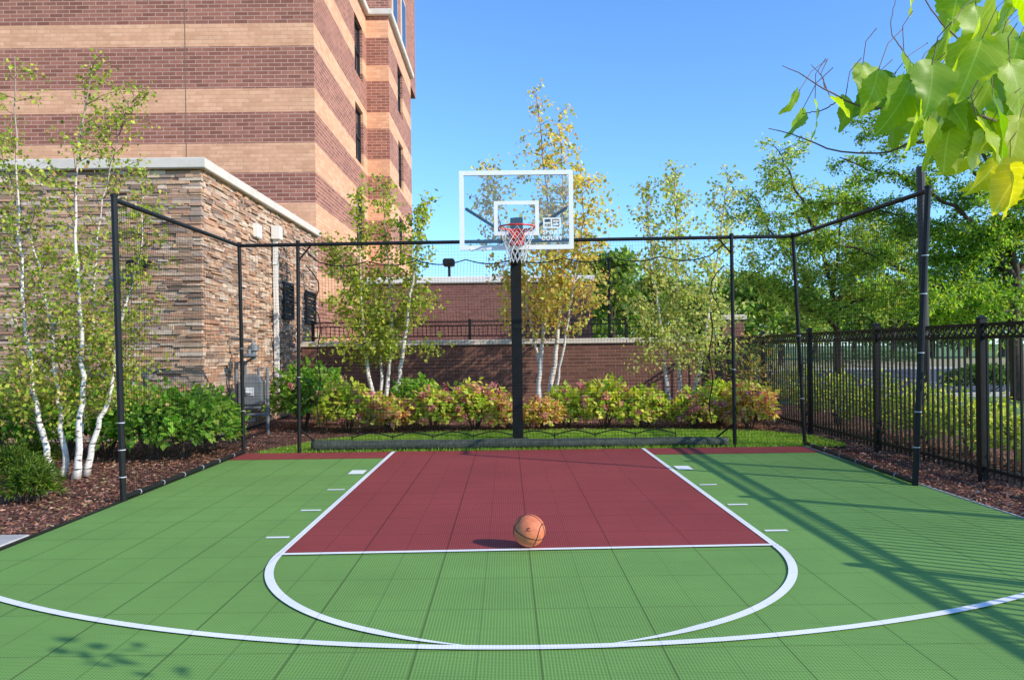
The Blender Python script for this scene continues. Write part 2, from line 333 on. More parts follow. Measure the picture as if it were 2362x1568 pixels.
q.build('net',M_CORD,rim)
q=MB(); lx0,lx1,lz0,lz1=HX+.355,HX+.59,3.09,3.23; y0,y1=BY-.014,BY-.009
ring_rect(q,lx0,lx1,y0,y1,lz0,lz1,.018)
for k in (1,): zz=lz0+k*(lz1-lz0)/2; q.box(lx0+.018,lx0+.095,y0,y1,zz-.011,zz+.011)
q.box(lx0+.1,lx0+.118,y0,y1,lz0+.018,lz1-.018)
for zz in (.04,.085): q.box(lx0+.13,lx0+.205,y0,y1,lz0+zz,lz0+zz+.018)
q.build('emblem',M_WHITE,bb)
def text(body,size,mat,parent,loc,rot,name,sp=1.0):
    cu=bpy.data.curves.new('t','FONT'); cu.body=body; cu.size=size; cu.align_x='CENTER'; cu.align_y='CENTER'; cu.extrude=.001; cu.space_character=sp; cu.offset=.0028
    to=bpy.data.objects.new('t',cu); COL.objects.link(to); bpy.context.view_layer.update()
    me=bpy.data.meshes.new_from_object(to.evaluated_get(bpy.context.evaluated_depsgraph_get())); bpy.data.objects.remove(to)
    me.transform(Matrix.Translation(Vector(loc)-OFF[parent.name])@rot.to_4x4()); me.materials.clear()
    return finish(name,me,mat,parent,None,False)
RX=Matrix.Rotation(PI/2,3,'X')
text('SPORT',.07,M_WHITE,bb,(HX+.47,BY-.012,3.035),RX,'lettering',1.25); text('COURT',.07,M_WHITE,bb,(HX+.47,BY-.012,2.955),RX,'lettering',1.25)
q=MB(); q.box(HX-.62,HX-.58,BY-.03,BY-.021,ZB-.02,ZB+.02); q.build('edge_clip',M_WHITE,bb)
# ---------------------------------------------------------------- ball
bc=Vector((.145,5.83,.129)); br_=.1205
q=MB(); vs=[];fs=[];NU,NV=48,28
for i in range(NV+1):
    th=PI*i/NV
    for j in range(NU): a=2*PI*j/NU; vs.append((bc.x+br_*math.sin(th)*math.cos(a),bc.y+br_*math.sin(th)*math.sin(a),bc.z+br_*math.cos(th)))
for i in range(NV):
    for j in range(NU): k=(j+1)%NU; fs.append((i*NU+j,(i+1)*NU+j,(i+1)*NU+k,i*NU+k))
q.add(vs,fs); ball=q.build('basketball',M_BALL,origin=(bc.x,bc.y,.008),smooth=True)
tag(ball,'worn orange basketball resting on the free throw line','basketball')
Rb=Matrix.Rotation(R(25),3,'Y')@Matrix.Rotation(R(-20),3,'Z')@Matrix.Rotation(R(15),3,'X')
q=MB()
def onb(f,closed=True,N=48,r=.0036):
    pts=[]
    for k in range(N if closed else N+1):
        v_=Vector(f(k/N)).normalized(); pts.append(bc+Rb@v_*(br_-.0006))
    q.tube(pts,r,6,closed=closed)
onb(lambda s:(math.cos(2*PI*s),math.sin(2*PI*s),0)); onb(lambda s:(math.cos(2*PI*s),0,math.sin(2*PI*s)))
for sg in (-1,1): onb(lambda s:(sg*(.72+.16*math.cos(4*PI*s)),.72*math.cos(2*PI*s),.72*math.sin(2*PI*s)))
q.build('seam',M_BLACK,ball)
q=MB()
def mk(pts):
    out=[]
    for (a,b) in pts:
        v_=Vector((-.1+a,-1,.35+b)).normalized(); out.append(bc+v_*(br_+.0002))
    q.tube(out,.002,4)
mk([(.1*math.cos(t_*.5),.07*math.sin(t_*.5)) for t_ in range(0,11)]); mk([(-.06,-.05),(.0,.0),(.06,.05),(.12,.07)]); mk([(-.2,-.14),(-.1,-.12),(.05,-.14),(.2,-.1)])
q.build('emblem',M_BLACK,ball)
# ---------------------------------------------------------------- netting enclosure
root=thing('net_enclosure',(-3.9,11.5,0),'black pipe frame with netting around three sides of the court','sports netting')
posts=[(G(285,1155),P(263,461,G(285,1155).y)),(Vector((-3.9,11.5,0)),None),(Vector((-3.09,11.52,0)),None),(Vector((3.36,11.58,0)),None),(Vector((4.42,11.62,0)),None),(G(2110,1119),P(2141,440,G(2110,1119).y))]
PB=[];PT=[]
tops=[None,P(552,567,11.5),P(687,563,11.52),P(1687,547,11.58),P(1829,545,11.62),None]
for i,(bse,tp) in enumerate(posts):
    tp=tp or tops[i]; PB.append(bse.copy()); PT.append(tp.copy())
for i in range(6):
    r_=.032 if i in (0,5) else .027
    q=MB(); q.tube([PB[i]-Vector((0,0,.05)),PT[i]+Vector((0,0,.03))],r_,12); q.tube([PT[i]+Vector((0,0,.03)),PT[i]+Vector((0,0,.05))],r_*1.2,12); po=q.build('post',M_BLACK,root,smooth=False)
order=[(0,1),(1,4),(4,5)]
for a,b in order:
    q=MB(); q.tube([PT[a],PT[b]],.027,10); q.build('top_rail',M_BLACK,root)
for a,b in ((0,1),(4,5)):
    A,B=PB[a],PB[b]; q=MB(); q.tube([A+Vector((0,0,.035)),B+Vector((0,0,.035))],.026,10); q.build('bottom_rail',M_BLACK,root)
    for k in range(6):
        c_=A.lerp(B,(k+.6)/6.4)+Vector((0,0,.035)); d=(B-A).normalized(); q=MB(); q.tube([c_-d*.004,c_+d*.004],.029,10); q.build('cable_tie',M_TIE,root)
for i in (0,1,2,3,4,5):
    for f_ in ((.26,.17,.08) if i==0 else (.62,.75,.42,.22,.1) if i==5 else (.5,.2) if i in (1,4) else (.35,)):
        c_=PB[i].lerp(PT[i],f_+.006*i); q=MB(); q.tube([c_-Vector((0,0,.004)),c_+Vector((0,0,.004))],.036 if i in (0,5) else .030,10); q.build('cable_tie',M_TIE,root)
for i,(dx) in ((2,.3),(3,-.3)):
    for (a,b) in ((PB[i]+Vector((0,0,.35)),PB[i]+Vector((dx,.35,.0))),(PT[i]+Vector((0,0,-.25)),PT[i]+Vector((dx*.7,0,0)))):
        q=MB(); q.tube([a,b],.013,8); q.build('brace',M_BLACK,root)
def netting(q,A,B,A1,B1,sp,wob,n_out,r=.0016):
    d=(B-A); L=d.length; nrm=Vector((-d.y,d.x,0)).normalized(); Hh=((A1-A).length+(B1-B).length)/2
    nu=int(L/sp); nv=int(Hh/sp); cs=14
    def pt(u,v):
        p=A.lerp(B,u).lerp(A1.lerp(B1,u),v)
        off=wob*(math.sin(u*9+v*4)*math.sin(v*3.1)+.5*math.sin(u*23+v*2))*math.sin(PI*v)*1.0+ n_out
        return p+nrm*off+d.normalized()*(wob*.6*math.sin(v*11+u*7)*math.sin(PI*u))
    for i in range(nu+1): q.tube([pt(i/nu,k/cs) for k in range(cs+1)],r,3,cap=False)
    cs=max(10,int(L*5))
    for j in range(nv+1): q.tube([pt(k/cs,j/nv) for k in range(cs+1)],r,3,cap=False)
for a,b in order:
    q=MB(); netting(q,PB[a]+Vector((0,0,.04)),PB[b]+Vector((0,0,.04)),PT[a],PT[b],.047,.025,0,.0016 if a!=1 else .0013); q.build('netting',M_NETC,root)
root=thing('barrier_net',(-2.8,11.7,0),'second black net hanging on a sagging cord between the two inner back posts','net')
q=MB(); pts=[]
tA=P(735,612,11.75); tB=P(1638,597,11.75)
for k in range(73):
    u=k/72; p=tA.lerp(tB,u); p.z+= .07*(1-abs(math.sin(u*PI*8)))-.02; pts.append(p)
pts=[P(697,572,11.6)]+pts+[P(1675,560,11.6)]
q.tube(pts,.009,6); q.build('cord',M_BLACK,root)
for px,s_ in ((735,1),(1640,-1)):
    q=MB(); q.tube([P(px+s_*(-30+30*math.sin(PI*min(1,k/6))+ 3*math.sin(k)) if k<6 else px+4*math.sin(k),612+373*k/20,11.75) for k in range(21)],.009,6); q.build('cord',M_BLACK,root)
q=MB(); b0=Vector((tA.x,11.75,.12)); b1=Vector((tB.x,11.75,.12)); netting(q,b0,b1,tA,tB,.047,.03,0,.0013); q.build('netting',M_NETC,root)
q=MB(); pts=[];rr=[]
for k in range(90):
    u=k/89; pts.append((-2.93+u*6.2,11.64+.01*math.sin(u*17),.082-.008*u+.004*math.sin(u*31))); rr.append((.080-.012*u+.002*math.sin(u*43)+.0015*math.sin(u*97)))
q.tube(pts,rr,16); ro=q.build('rolled_net',M_ROLL,origin=(.1,11.64,0),smooth=True); tag(ro,'long rolled dark netting lying along the back edge of the court','net roll')
root=thing('border_fence',(.1,11.95,0),'low black scalloped wire border behind the rolled netting','garden border')
xs=[-2.4+k*.62 for k in range(9)]
for i,x_ in enumerate(xs):
    q=MB(); q.tube([(x_,11.95,-.02),(x_,11.95,.2)],.008,6); q.build('stake',M_BLACK,root)
    if i<8:
        q=MB(); q.tube([(x_+.62*k/10,11.95,.16+.07*math.sin(PI*k/10)) for k in range(11)],.009,6); q.build('hoop',M_BLACK,root)
# ---------------------------------------------------------------- iron fence
def iron_fence(x_,ys,label,name='iron_fence'):
    root=thing(name,(x_,ys[0],0),label,'fence')
    for yy in ys:
        q=MB(); q.bbox(x_-.038,x_+.038,yy-.038,yy+.038,-.05,1.76,.004); po=q.build('fence_post',M_BLACK,root)
        q=MB(); q.add([(x_-.047,yy-.047,1.76),(x_+.047,yy-.047,1.76),(x_+.047,yy+.047,1.76),(x_-.047,yy+.047,1.76),(x_,yy,1.80)],[(0,1,4),(1,2,4),(2,3,4),(3,0,4),(3,2,1,0)]); q.build('post_cap',M_BLACK,po)
    for a,b in zip(ys[:-1],ys[1:]):
        a+=.039; b-=.039
        for zz in (.12,1.552,1.688): q=MB(); q.box(x_-.019,x_+.019,a,b,zz-.019,zz+.019); q.build('fence_rail',M_BLACK,root)
        q=MB(); n_=int((b-a)/.112); st=(b-a)/n_
        for k in range(n_-0):
            yy=a+st*(k+.5); q.box(x_-.0105,x_+.0105,yy-.0105,yy+.0105,.03,1.53)
        q.build('pickets',M_BLACK,root)
        q=MB()
        for k in range(n_): 
            yy=a+st*(k+.5); q.tube([(x_,yy+.045*math.cos(2*PI*j/12),1.62+.045*math.sin(2*PI*j/12)) for j in range(12)],.0105,4,closed=True)
        q.build('ring_row',M_BLACK,root)
iron_fence(5.2,[8.53+2.44*k for k in range(-3,5)]+[19.35],'tall black iron fence with a row of rings along the right side of the court')
# ---------------------------------------------------------------- stone clad building
SX,SY=-5.2,13.3
root=thing('stone_building',(SX,SY,0),'low wing faced with stacked tan ledge stone and a cream coping, left of the court','building')
q=MB(); q.box(-14,SX-.03,SY+.03,21.35,-.05,4.60); q.build('wall',plain('dark_backing',(.08,.06,.045)),root)  # evenly dark backing wall, visible in the joints between the stones
PALS=[(.62,.4,.26),(.48,.3,.2),(.68,.49,.35),(.36,.23,.16),(.54,.29,.18),(.42,.31,.25),(.74,.58,.44),(.26,.17,.13),(.62,.37,.23),(.56,.41,.3)]
q=MB()
def stones(face):
    z=0.0; L0,L1=((-11.0,SX) if face=='f' else (SY,21.36))
    while z<4.58:
        h=random.choice((.032,.04,.048,.055,.065,.08)); h=min(h,4.6-z); u=L0
        while u<L1-.01:
            l=random.choice((.1,.15,.2,.28,.36,.46))*random.uniform(.85,1.15); e=min(u+l,L1)
            if L1-e<.08: e=L1
            hh=[h] if random.random()<.85 or h<.06 else [h*.5,h*.5]; zz=z
            for h_ in hh:
                pr=random.uniform(.0,.05)+.01; c=random.choice(PALS); k=random.uniform(.8,1.15); c=tuple(v_*k for v_ in c); g_=.003
                u0,u1=u+g_,e-g_
                if face=='f':
                    if e==L1: u1=L1+pr*.9
                    q.box(u0,u1,SY-pr,SY+.05,zz+g_,zz+h_-g_*.6,c)
                else: 
                    if u==L0: u0=L0+.052
                    q.box(SX-.05,SX+pr,u0,u1,zz+g_,zz+h_-g_*.6,c)
                zz+=h_
            u=e
        z+=h
stones('f'); stones('s'); q.build('stone_cladding',M_STONE,root)
q=MB(); q.bbox(-14,SX+.14,SY-.14,SY+.3,4.6,4.78,.015); q.bbox(SX-.3,SX+.139,SY+.303,21.34,4.602,4.779,.015); q.build('coping',M_CREAM,root)
Yd=(-(SX+.12))*F/(1171-640)
xw=SX+.07
root=thing('downpipe',(xw+.06,Yd,0),'pale downpipe with a square rainwater head on the side of the stone wing','downpipe')
q=MB(); q.bbox(xw,xw+.09,Yd-.045,Yd+.045,.6,3.95,.01); q.build('pipe',M_PIPEW,root)
q=MB(); q.bbox(xw-.01,xw+.17,Yd-.12,Yd+.12,3.95,4.25,.015); q.build('rainwater_head',M_PIPEW,root)
for k in range(3):
    q=MB(); q.bbox(xw-.005,xw+.098,Yd-.065,Yd+.065,1.2+k*1.1,1.23+k*1.1,.004); q.build('pipe_bracket',M_PIPEW,root)
def louvre(y0,y1,z0,z1,label):
    r_=thing('louvre_vent',(SX+.06,(y0+y1)/2,z0),label,'vent')
    q=MB()
    for (a,b,c,d) in ((y0,y1,z0,z0+.05),(y0,y1,z1-.05,z1),(y0,y0+.05,z0+.05,z1-.05),(y1-.05,y1,z0+.05,z1-.05)): q.box(SX+.03,SX+.1,a,b,c,d)
    q.build('frame',M_DARK,r_); n_=int((z1-z0-.1)/.09)
    q=MB()
    for k in range(n_): zz=z0+.05+(k+.2)*(z1-z0-.1)/n_; q.add([(SX+.02,y0+.05,zz+.07),(SX+.02,y1-.05,zz+.07),(SX+.095,y1-.05,zz),(SX+.095,y0+.05,zz)],[(0,1,2,3)])
    q.build('slats',M_DARK,r_)
louvre(17.95,18.75,2.25,3.1,'dark louvre vent beside the pale downpipe on the stone side wall')
louvre(19.9,20.9,2.2,3.05,'dark louvre vent farthest back on the stone side wall')
Yv=5.2*F/(1171-590)
q=MB(); q.bbox(SX+.03,SX+.12,Yv-.16,Yv+.16,3.83,4.12,.02); q.box(SX+.121,SX+.125,Yv-.09,Yv+.09,3.88,4.06); tag(q.build('vent_cover',M_PIPEW,origin=(SX+.06,Yv,3.97)),'small pale square vent cover high on the side of the stone wing','vent cover')
lp=P(325,612,SY-.15); root=thing('wall_lamp',lp,'black floodlight fixed to the front of the stone wing behind the left net','wall light')
q=MB(); q.bbox(lp.x-.17,lp.x+.17,SY-.32,SY-.1,lp.z-.06,lp.z+.08,.02); q.build('housing',M_BLACK,root)
q=MB(); q.bbox(lp.x-.05,lp.x+.05,SY-.12,SY+.02,lp.z+.0,lp.z+.15,.01); q.build('bracket',M_BLACK,root)
gm=Vector((-4.68,14.3,0)); root=thing('gas_meter',gm,'grey gas meter with regulator and pipework at the foot of the stone wing','gas meter')
q=MB(); q.bbox(gm.x-.2,gm.x+.2,gm.y-.14,gm.y+.14,.5,1.0,.05); q.bbox(gm.x-.15,gm.x+.15,gm.y-.1,gm.y+.1,.42,1.08,.05); q.build('meter_body',M_GREY,root)
q=MB(); q.lathe((gm.x,gm.y-.16,1.42),[(.02,-.03),(.12,-.02),(.17,0),(.12,.03),(.04,.05),(.04,.12),(.0,.13)],16); q.lathe((gm.x+.03,gm.y,1.5),[(.05,-.15),(.05,.0),(.1,.02),(.1,.1),(.05,.12),(.03,.16)],12); q.build('regulator',M_GREY,root)
q=MB(); q.tube([(gm.x-.12,gm.y,1.0),(gm.x-.12,gm.y,1.3),(gm.x+.02,gm.y,1.38),(gm.x+.02,gm.y,1.7),(gm.x-.4,gm.y+.1,1.75)],.03,8); q.tube([(gm.x+.12,gm.y,1.0),(gm.x+.12,gm.y,1.2),(gm.x+.28,gm.y,1.2),(gm.x+.28,gm.y,.2),(gm.x+.28,gm.y,-.03)],.03,8)
q.tube([(gm.x-.28,gm.y-.02,-.03),(gm.x-.28,gm.y-.02,.8),(gm.x-.28,gm.y-.02,1.3),(gm.x-.12,gm.y,1.3)],.035,8); q.tube([(gm.x-.28,gm.y,.35),(gm.x+.28,gm.y,.35)],.028,8); q.build('pipework',M_GREY,root)
q=MB(); q.lathe((gm.x,gm.y-.145,.75),[(.0,0),(.07,0),(.07,.01)],14); q.bbox(gm.x-.07,gm.x+.07,gm.y-.16,gm.y-.138,.7,.85,.006); q.build('dial',M_TIE,root)
# ---------------------------------------------------------------- brick tower
TY0,TY1,TY2=21.4,29.5,36.3; TX,TX2=-5.2,-4.36; TZ=14.1
root=thing('brick_hotel',(TX,TY0,0),'tall brick building with alternating tan and dark red brick bands','building')
def face_holes(q,x_,y0,y1,z0,z1,holes,depth=.16):
    ys=sorted({y0,y1}|{h[0] for h in holes}|{h[1] for h in holes}); zs=sorted({z0,z1}|{h[2] for h in holes}|{h[3] for h in holes})
    for a,b in zip(ys[:-1],ys[1:]):
        for c,d in zip(zs[:-1],zs[1:]):
            if any(h[0]<=a and b<=h[1] and h[2]<=c and d<=h[3] for h in holes): continue
            q.add([(x_,a,c),(x_,b,c),(x_,b,d),(x_,a,d)],[(0,1,2,3)])
    for (a,b,c,d) in holes:
        x2=x_-depth
        q.add([(x_,a,c),(x_,b,c),(x2,b,c),(x2,a,c)],[(0,1,2,3)]); q.add([(x_,a,d),(x_,b,d),(x2,b,d),(x2,a,d)],[(0,3,2,1)])
        q.add([(x_,a,c),(x2,a,c),(x2,a,d),(x_,a,d)],[(0,1,2,3)]); q.add([(x_,b,c),(x2,b,c),(x2,b,d),(x_,b,d)],[(0,3,2,1)])
hs1=[(27.2,28.7,z,z+2.0) for z in (11.3,8.2,5.1,2.0)]; hs2=[(31.9,33.4,z,z+1.9) for z in (11.3,8.2,5.1,2.0)]
q=MB(); face_holes(q,TX,TY0,TY1,0,TZ,hs1); face_holes(q,TX2,TY1,TY2,0,TZ,hs2)
q.add([(-30,TY0,0),(TX,TY0,0),(TX,TY0,TZ),(-30,TY0,TZ)],[(0,1,2,3)]); q.add([(TX,TY1,0),(TX2,TY1,0),(TX2,TY1,TZ),(TX,TY1,TZ)],[(0,1,2,3)])
q.add([(-30,TY2,0),(TX2,TY2,0),(TX2,TY2,TZ),(-30,TY2,TZ)],[(0,3,2,1)]); q.add([(-30,TY0,TZ),(TX,TY0,TZ),(TX,TY2,TZ),(-30,TY2,TZ)],[(0,1,2,3)]); q.add([(TX,TY1,TZ),(TX2,TY1,TZ),(TX2,TY2,TZ),(TX,TY2,TZ)],[(0,1,2,3)])
q.build('wall',M_BRICK,root)
q=MB(); xj=P(428,200,TY0).x; q.box(xj-.012,xj+.012,TY0-.004,TY0+.01,0,TZ-.01); q.build('expansion_joint',plain('joint_sealant',(.3,.17,.12)),root)
for X_,hs in ((TX,hs1),(TX2,hs2)):
    for (a,b,c,d) in hs:
        q=MB(); x2=X_-.13
        for (e,f,g_,h) in ((a,b,c,c+.07),(a,b,d-.07,d),(a,a+.07,c+.07,d-.07),(b-.07,b,c+.07,d-.07),(a+.07,b-.07,(c+d)/2-.03,(c+d)/2+.03),((a+b)/2-.03,(a+b)/2+.03,c+.07,(c+d)/2-.03)): q.box(x2-.04,x2+.04,e,f,g_,h)
        wf=q.build('window',M_DARK,root); q=MB(); q.box(x2-.03,x2-.015,a+.01,b-.01,c+.01,d-.01); q.build('pane',M_WGLASS,wf)
q=MB(); q.bbox(-30,TX+.16,TY0-.16,TY1-.17,TZ+.003,TZ+.24,.03); q.bbox(-29,TX2+.16,TY1-.16,TY2+.1,TZ+.004,TZ+.241,.03); q.build('cornice',M_CREAM,root)
q=MB(); q.box(-28,-4.55,31.0,40.0,TZ+.25,22); up=q.build('upper_storey',M_BRICK,root)
for a in (31.8,34.5):
    q=MB(); q.box(-4.548,-4.5,a,a+1.4,TZ+1.0,TZ+3.2); wf=q.build('window',M_CREAM,root); q=MB(); q.box(-4.499,-4.49,a+.12,a+1.28,TZ+1.12,TZ+3.08); q.build('pane',M_WGLASS,wf)
# ---------------------------------------------------------------- low building behind and retaining wall
root=thing('brick_outbuilding',(-1,28,0),'low plum brick building with white coping behind the garden wall','building')
q=MB(); q.box(-5.1,3.05,28,27.99+7,0,3.86); q.build('wall',M_BRICK3,root)
q=MB(); q.bbox(-5.15,3.15,27.9,35.1,3.862,4.1,.03); q.build('coping',M_WHITE,root)
fp=P(1036,640,28.2); root=thing('floodlight',(fp.x,28.3,4.1),'black floodlight on a short stem on the low building roof','floodlight')
q=MB(); q.tube([(fp.x,28.3,4.08),(fp.x,28.3,4.55)],.05,8); q.build('stem',M_BLACK,root); q=MB(); q.bbox(fp.x-.22,fp.x+.2,28.1,28.5,4.5,4.78,.05); q.build('lamp_head',M_BLACK,root)
WY=19.5
root=thing('garden_wall',(0,WY,0),'long maroon brick garden wall with cream coping behind the flower bed','wall')
q=MB(); q.box(SX+.06,5.35,WY,WY+.35,-.05,1.6); q.build('brickwork',M_BRICK2,root)
q=MB(); q.bbox(SX+.06,5.35,WY-.06,WY+.41,1.602,1.73,.01); q.build('coping',M_CREAM,root)
q=MB(); q.box(5.352,5.9,WY-.1,WY+.45,-.05,2.14); pr=q.build('pier',M_BRICK2,root); q=MB(); q.bbox(5.3,5.95,WY-.16,WY+.51,2.143,2.27,.015); q.build('pier_cap',M_CREAM,pr)
root=thing('iron_railing',(0,WY+.2,1.73),'low black iron railing on top of the brick garden wall','railing')
x0,x1=-4.9,3.0; yy=WY+.2; 
for k in range(5):
    x_=x0+(x1-x0)*k/4; q=MB(); q.bbox(x_-.035,x_+.035,yy-.035,yy+.035,1.731,2.26,.004); q.build('railing_post',M_BLACK,root)
for zz in (1.83,2.09,2.2): q=MB(); q.box(x0,x1,yy-.016,yy+.016,zz-.014,zz+.014); q.build('rail',M_BLACK,root)
q=MB(); k=0
while x0+.11*k<x1: x_=x0+.11*k; q.box(x_-.008,x_+.008,yy-.008,yy+.008,1.845,2.075); q.tube([(x_+.045*math.cos(2*PI*j/8),yy,2.145+.04*math.sin(2*PI*j/8)) for j in range(8)],.006,4,closed=True); k+=1
q.build('pickets',M_BLACK,root)
a=P(2137,900,12.5); tpz=P(2130,385,12.5).z
root=thing('lamp_post',(a.x,12.5,0),'thick dark brown lamp post rising beyond the iron fence','lamp post')
q=MB(); q.tube([(a.x,12.5,-.05),(a.x-.05,12.5,tpz)],.068,12); q.build('post',M_POLEB,root); q=MB(); q.lathe((a.x,12.5,0),[(.14,-.03),(.14,.1),(.09,.14)],12); q.build('base',M_POLEB,root)
a=P(1405,700,27); root=thing('slim_lamp_post',(a.x,27,0),'thin black lamp post standing behind the garden wall','lamp post')
q=MB(); q.tube([(a.x,27,-.05),(a.x,27,P(1405,602,27).z)],.05,8); q.build('post',M_BLACK,root); q=MB(); q.bbox(a.x-.08,a.x+.08,26.92,27.08,P(1405,602,27).z,P(1405,602,27).z+.12,.02); q.build('lamp_head',M_BLACK,root)
q=MB(); q.lathe((-4.2,6.3,.02),[(.05,0),(.05,.16),(.075,.17),(.075,.2),(.0,.23)],14); tag(q.build('path_light',M_BLACK,origin=(-4.2,6.3,.02)),'short black path light at the left edge of the court','path light')
# ---------------------------------------------------------------- parking lot
sheet(11,90,22.5,47,-.044,'parking_lot',M_ASPH)
for k in range(12): sheet(14+k*2.8,14.12+k*2.8,30,35,-.04,'parking_line_marking',M_LINE)
q=MB(); q.bbox(10.7,90,22.2,22.45,-.06,.08,.02); struct(q.build('kerb',M_CONC,origin=(11,22.3,0))); q=MB(); q.bbox(10.7,90,47.05,47.3,-.06,.08,.02); struct(q.build('kerb',M_CONC,origin=(11,47.2,0)))
sheet(-60,200,48,78,-.045,'dry_field_ground',M_FIELD)
# ---------------------------------------------------------------- plants
def smooth(pts,n):
    pts=[Vector(p) for p in pts]; P_=[pts[0]*2-pts[1]]+pts+[pts[-1]*2-pts[-2]]; out=[]; S=len(pts)-1
    for i in range(n+1):
        s=i/n*S; k=min(int(s),S-1); t_=s-k; a,b,c,d=P_[k:k+4]
        out.append(.5*((2*b)+(c-a)*t_+(2*a-5*b+4*c-d)*t_*t_+(3*b-a-3*c+d)*t_**3))
    return out
def twigs(stem,t0,n,Lmax,Lmin,el,droop,sub,q,leafp,r0=.008,jit=.05,lstep=.045,side=None,start=.2):
    S=len(stem)-1
    for i in range(n):
        t_=t0+(1-t0)*(i+random.random())/n; s=t_*S; k=min(int(s),S-1); p=stem[k].lerp(stem[k+1],s-k)
        az=random.uniform(0,2*PI) if side is None else random.gauss(*side); e=R(random.uniform(*el)); L=(Lmin+(Lmax-Lmin)*(1-(t_-t0)/(1-t0))**.8)*random.uniform(.6,1.15)
        d=Vector((math.cos(az)*math.cos(e),math.sin(az)*math.cos(e),math.sin(e))); pts=[p.copy()]; m=6
        for j in range(m):
            d=(d+Vector((random.gauss(0,.12),random.gauss(0,.12),random.gauss(0,.1)-droop))).normalized(); p=p+d*(L/m); pts.append(p.copy())
        q.tube(pts,[r0*(1-.8*j/m) for j in range(m+1)],4,cap=False)
        segs=[(pts,L)]
        for _ in range(sub):
            j=random.randint(1,m-1); pp=pts[j].copy(); dd=(pts[j+1]-pts[j]).normalized(); dd=(dd+Vector((random.gauss(0,.7),random.gauss(0,.7),random.gauss(0,.4)))).normalized(); l2=L*random.uniform(.25,.5); sp=[pp.copy()]
            for _k in range(3): dd=(dd+Vector((0,0,-droop*1.2))).normalized(); pp=pp+dd*l2/3; sp.append(pp.copy())
            q.tube(sp,[r0*.5,r0*.4,r0*.3,r0*.2],3,cap=False); segs.append((sp,l2))
        for sp,l in segs:
            nl=max(2,int(l/lstep)); mm=len(sp)-1
            for a in range(nl):
                u=start+(1-start)*random.random(); s=u*mm; k=min(int(s),mm-1); c_=sp[k].lerp(sp[k+1],s-k); leafp.append((c_.x+random.gauss(0,jit),c_.y+random.gauss(0,jit),c_.z+random.gauss(0,jit)))
def leaves(name,parent,lp,L,W,colors,weights=None,down=.5,jit=.2,mat=None):
    V=np.array(lp); n=len(V); d=RNG.standard_normal((n,3)); d[:,2]-=down; nr=RNG.standard_normal((n,3))*.7+np.array([.55,-.4,.5])
    s_=RNG.uniform(.7,1.2,n); return leaf_mesh(name,mat or M_LEAF,parent,V,d,nr,L*s_,W*s_,clampc(pal(n,colors,weights,jit)))
YG=[(.42,.48,.065),(.28,.37,.045),(.55,.52,.1),(.19,.26,.035)]
YEL=[(.72,.57,.13),(.58,.53,.12),(.7,.46,.15),(.4,.45,.09)]
def birch(label,base_,stems,rad,nt_,Lmax,Lmin,cols,wts,t0=.2,lstep=.05,leaf=.06,sub=3,jit=.05,group='birch trees around the court'):
    root=thing('birch_tree',base_,label,'tree',group); q2=MB(); lp=[]
    for k,st in enumerate(stems):
        sp=smooth(st,26); sp=[p+Vector((random.gauss(0,.012),random.gauss(0,.012),0)) for p in sp]
        q=MB(); r_=rad[k]; q.tube(sp,[r_*(1-.9*(i/26)**.75)+.002+r_*.25*math.exp(-i) for i in range(27)],8); q.build('trunk',M_BIRCH,root,smooth=True)
        twigs(sp,t0,nt_,Lmax,Lmin,(20,65),.09,sub,q2,lp,lstep=lstep,jit=jit,r0=.006)
    q2.build('branches',M_TWIG,root); leaves('crown',root,lp,leaf,leaf*.78,cols,wts,.5)
    return root
YL=9.5
birch('multi stemmed white birch in the mulch bed left of the court, before the stone wing',(-5.25,YL,0),[
 [P(125,1106,YL),P(100,1010,YL),P(75,890,YL),P(55,700,YL+.1),P(40,450,YL+.2),P(35,130,YL+.3)],
 [P(147,1098,YL+.1),P(140,960,YL+.15),P(128,870,YL+.2),P(110,700,YL+.4),P(60,520,YL+.6),P(-10,330,YL+.7)],
 [P(176,1104,YL),P(183,980,YL),P(190,820,YL),P(180,600,YL-.1),P(178,380,YL-.1),P(210,150,YL-.2)],
 [P(196,1096,YL+.1),P(225,980,YL+.1),P(262,880,YL+.15),P(275,760,YL+.2),P(320,600,YL+.3),P(330,440,YL+.4)],
 [P(182,1085,YL+.2),P(195,900,YL+.5),P(210,780,YL+.8),P(230,520,YL+1),P(270,330,YL+1.1),P(310,220,YL+1.1)]],
 [.045,.036,.045,.04,.02],50,.9,.35,YG+[(.55,.36,.14)],[.32,.26,.15,.17,.10],t0=.2,lstep=.034,leaf=.056,sub=4,jit=.05)
YB=16.6
birch('white birch clump behind the net left of the hoop, green leaves',G(885,966),[
 [P(868,960,YB),P(848,850,YB),P(835,740,YB),P(830,600,YB),P(822,430,YB)],
 [P(886,962,YB),P(895,860,YB),P(905,740,YB+.2),P(890,560,YB+.3),P(880,410,YB+.3)],
 [P(905,962,YB),P(925,840,YB),P(945,700,YB),P(965,560,YB-.2),P(985,470,YB-.2)],
 [P(880,962,YB),P(880,860,YB),P(860,740,YB+.6),P(800,640,YB+.8),P(770,560,YB+.8)]],
 [.06,.055,.06,.04],46,1.05,.28,YG,[.36,.3,.17,.17],t0=.28,lstep=.044,leaf=.095,sub=4,jit=.08)
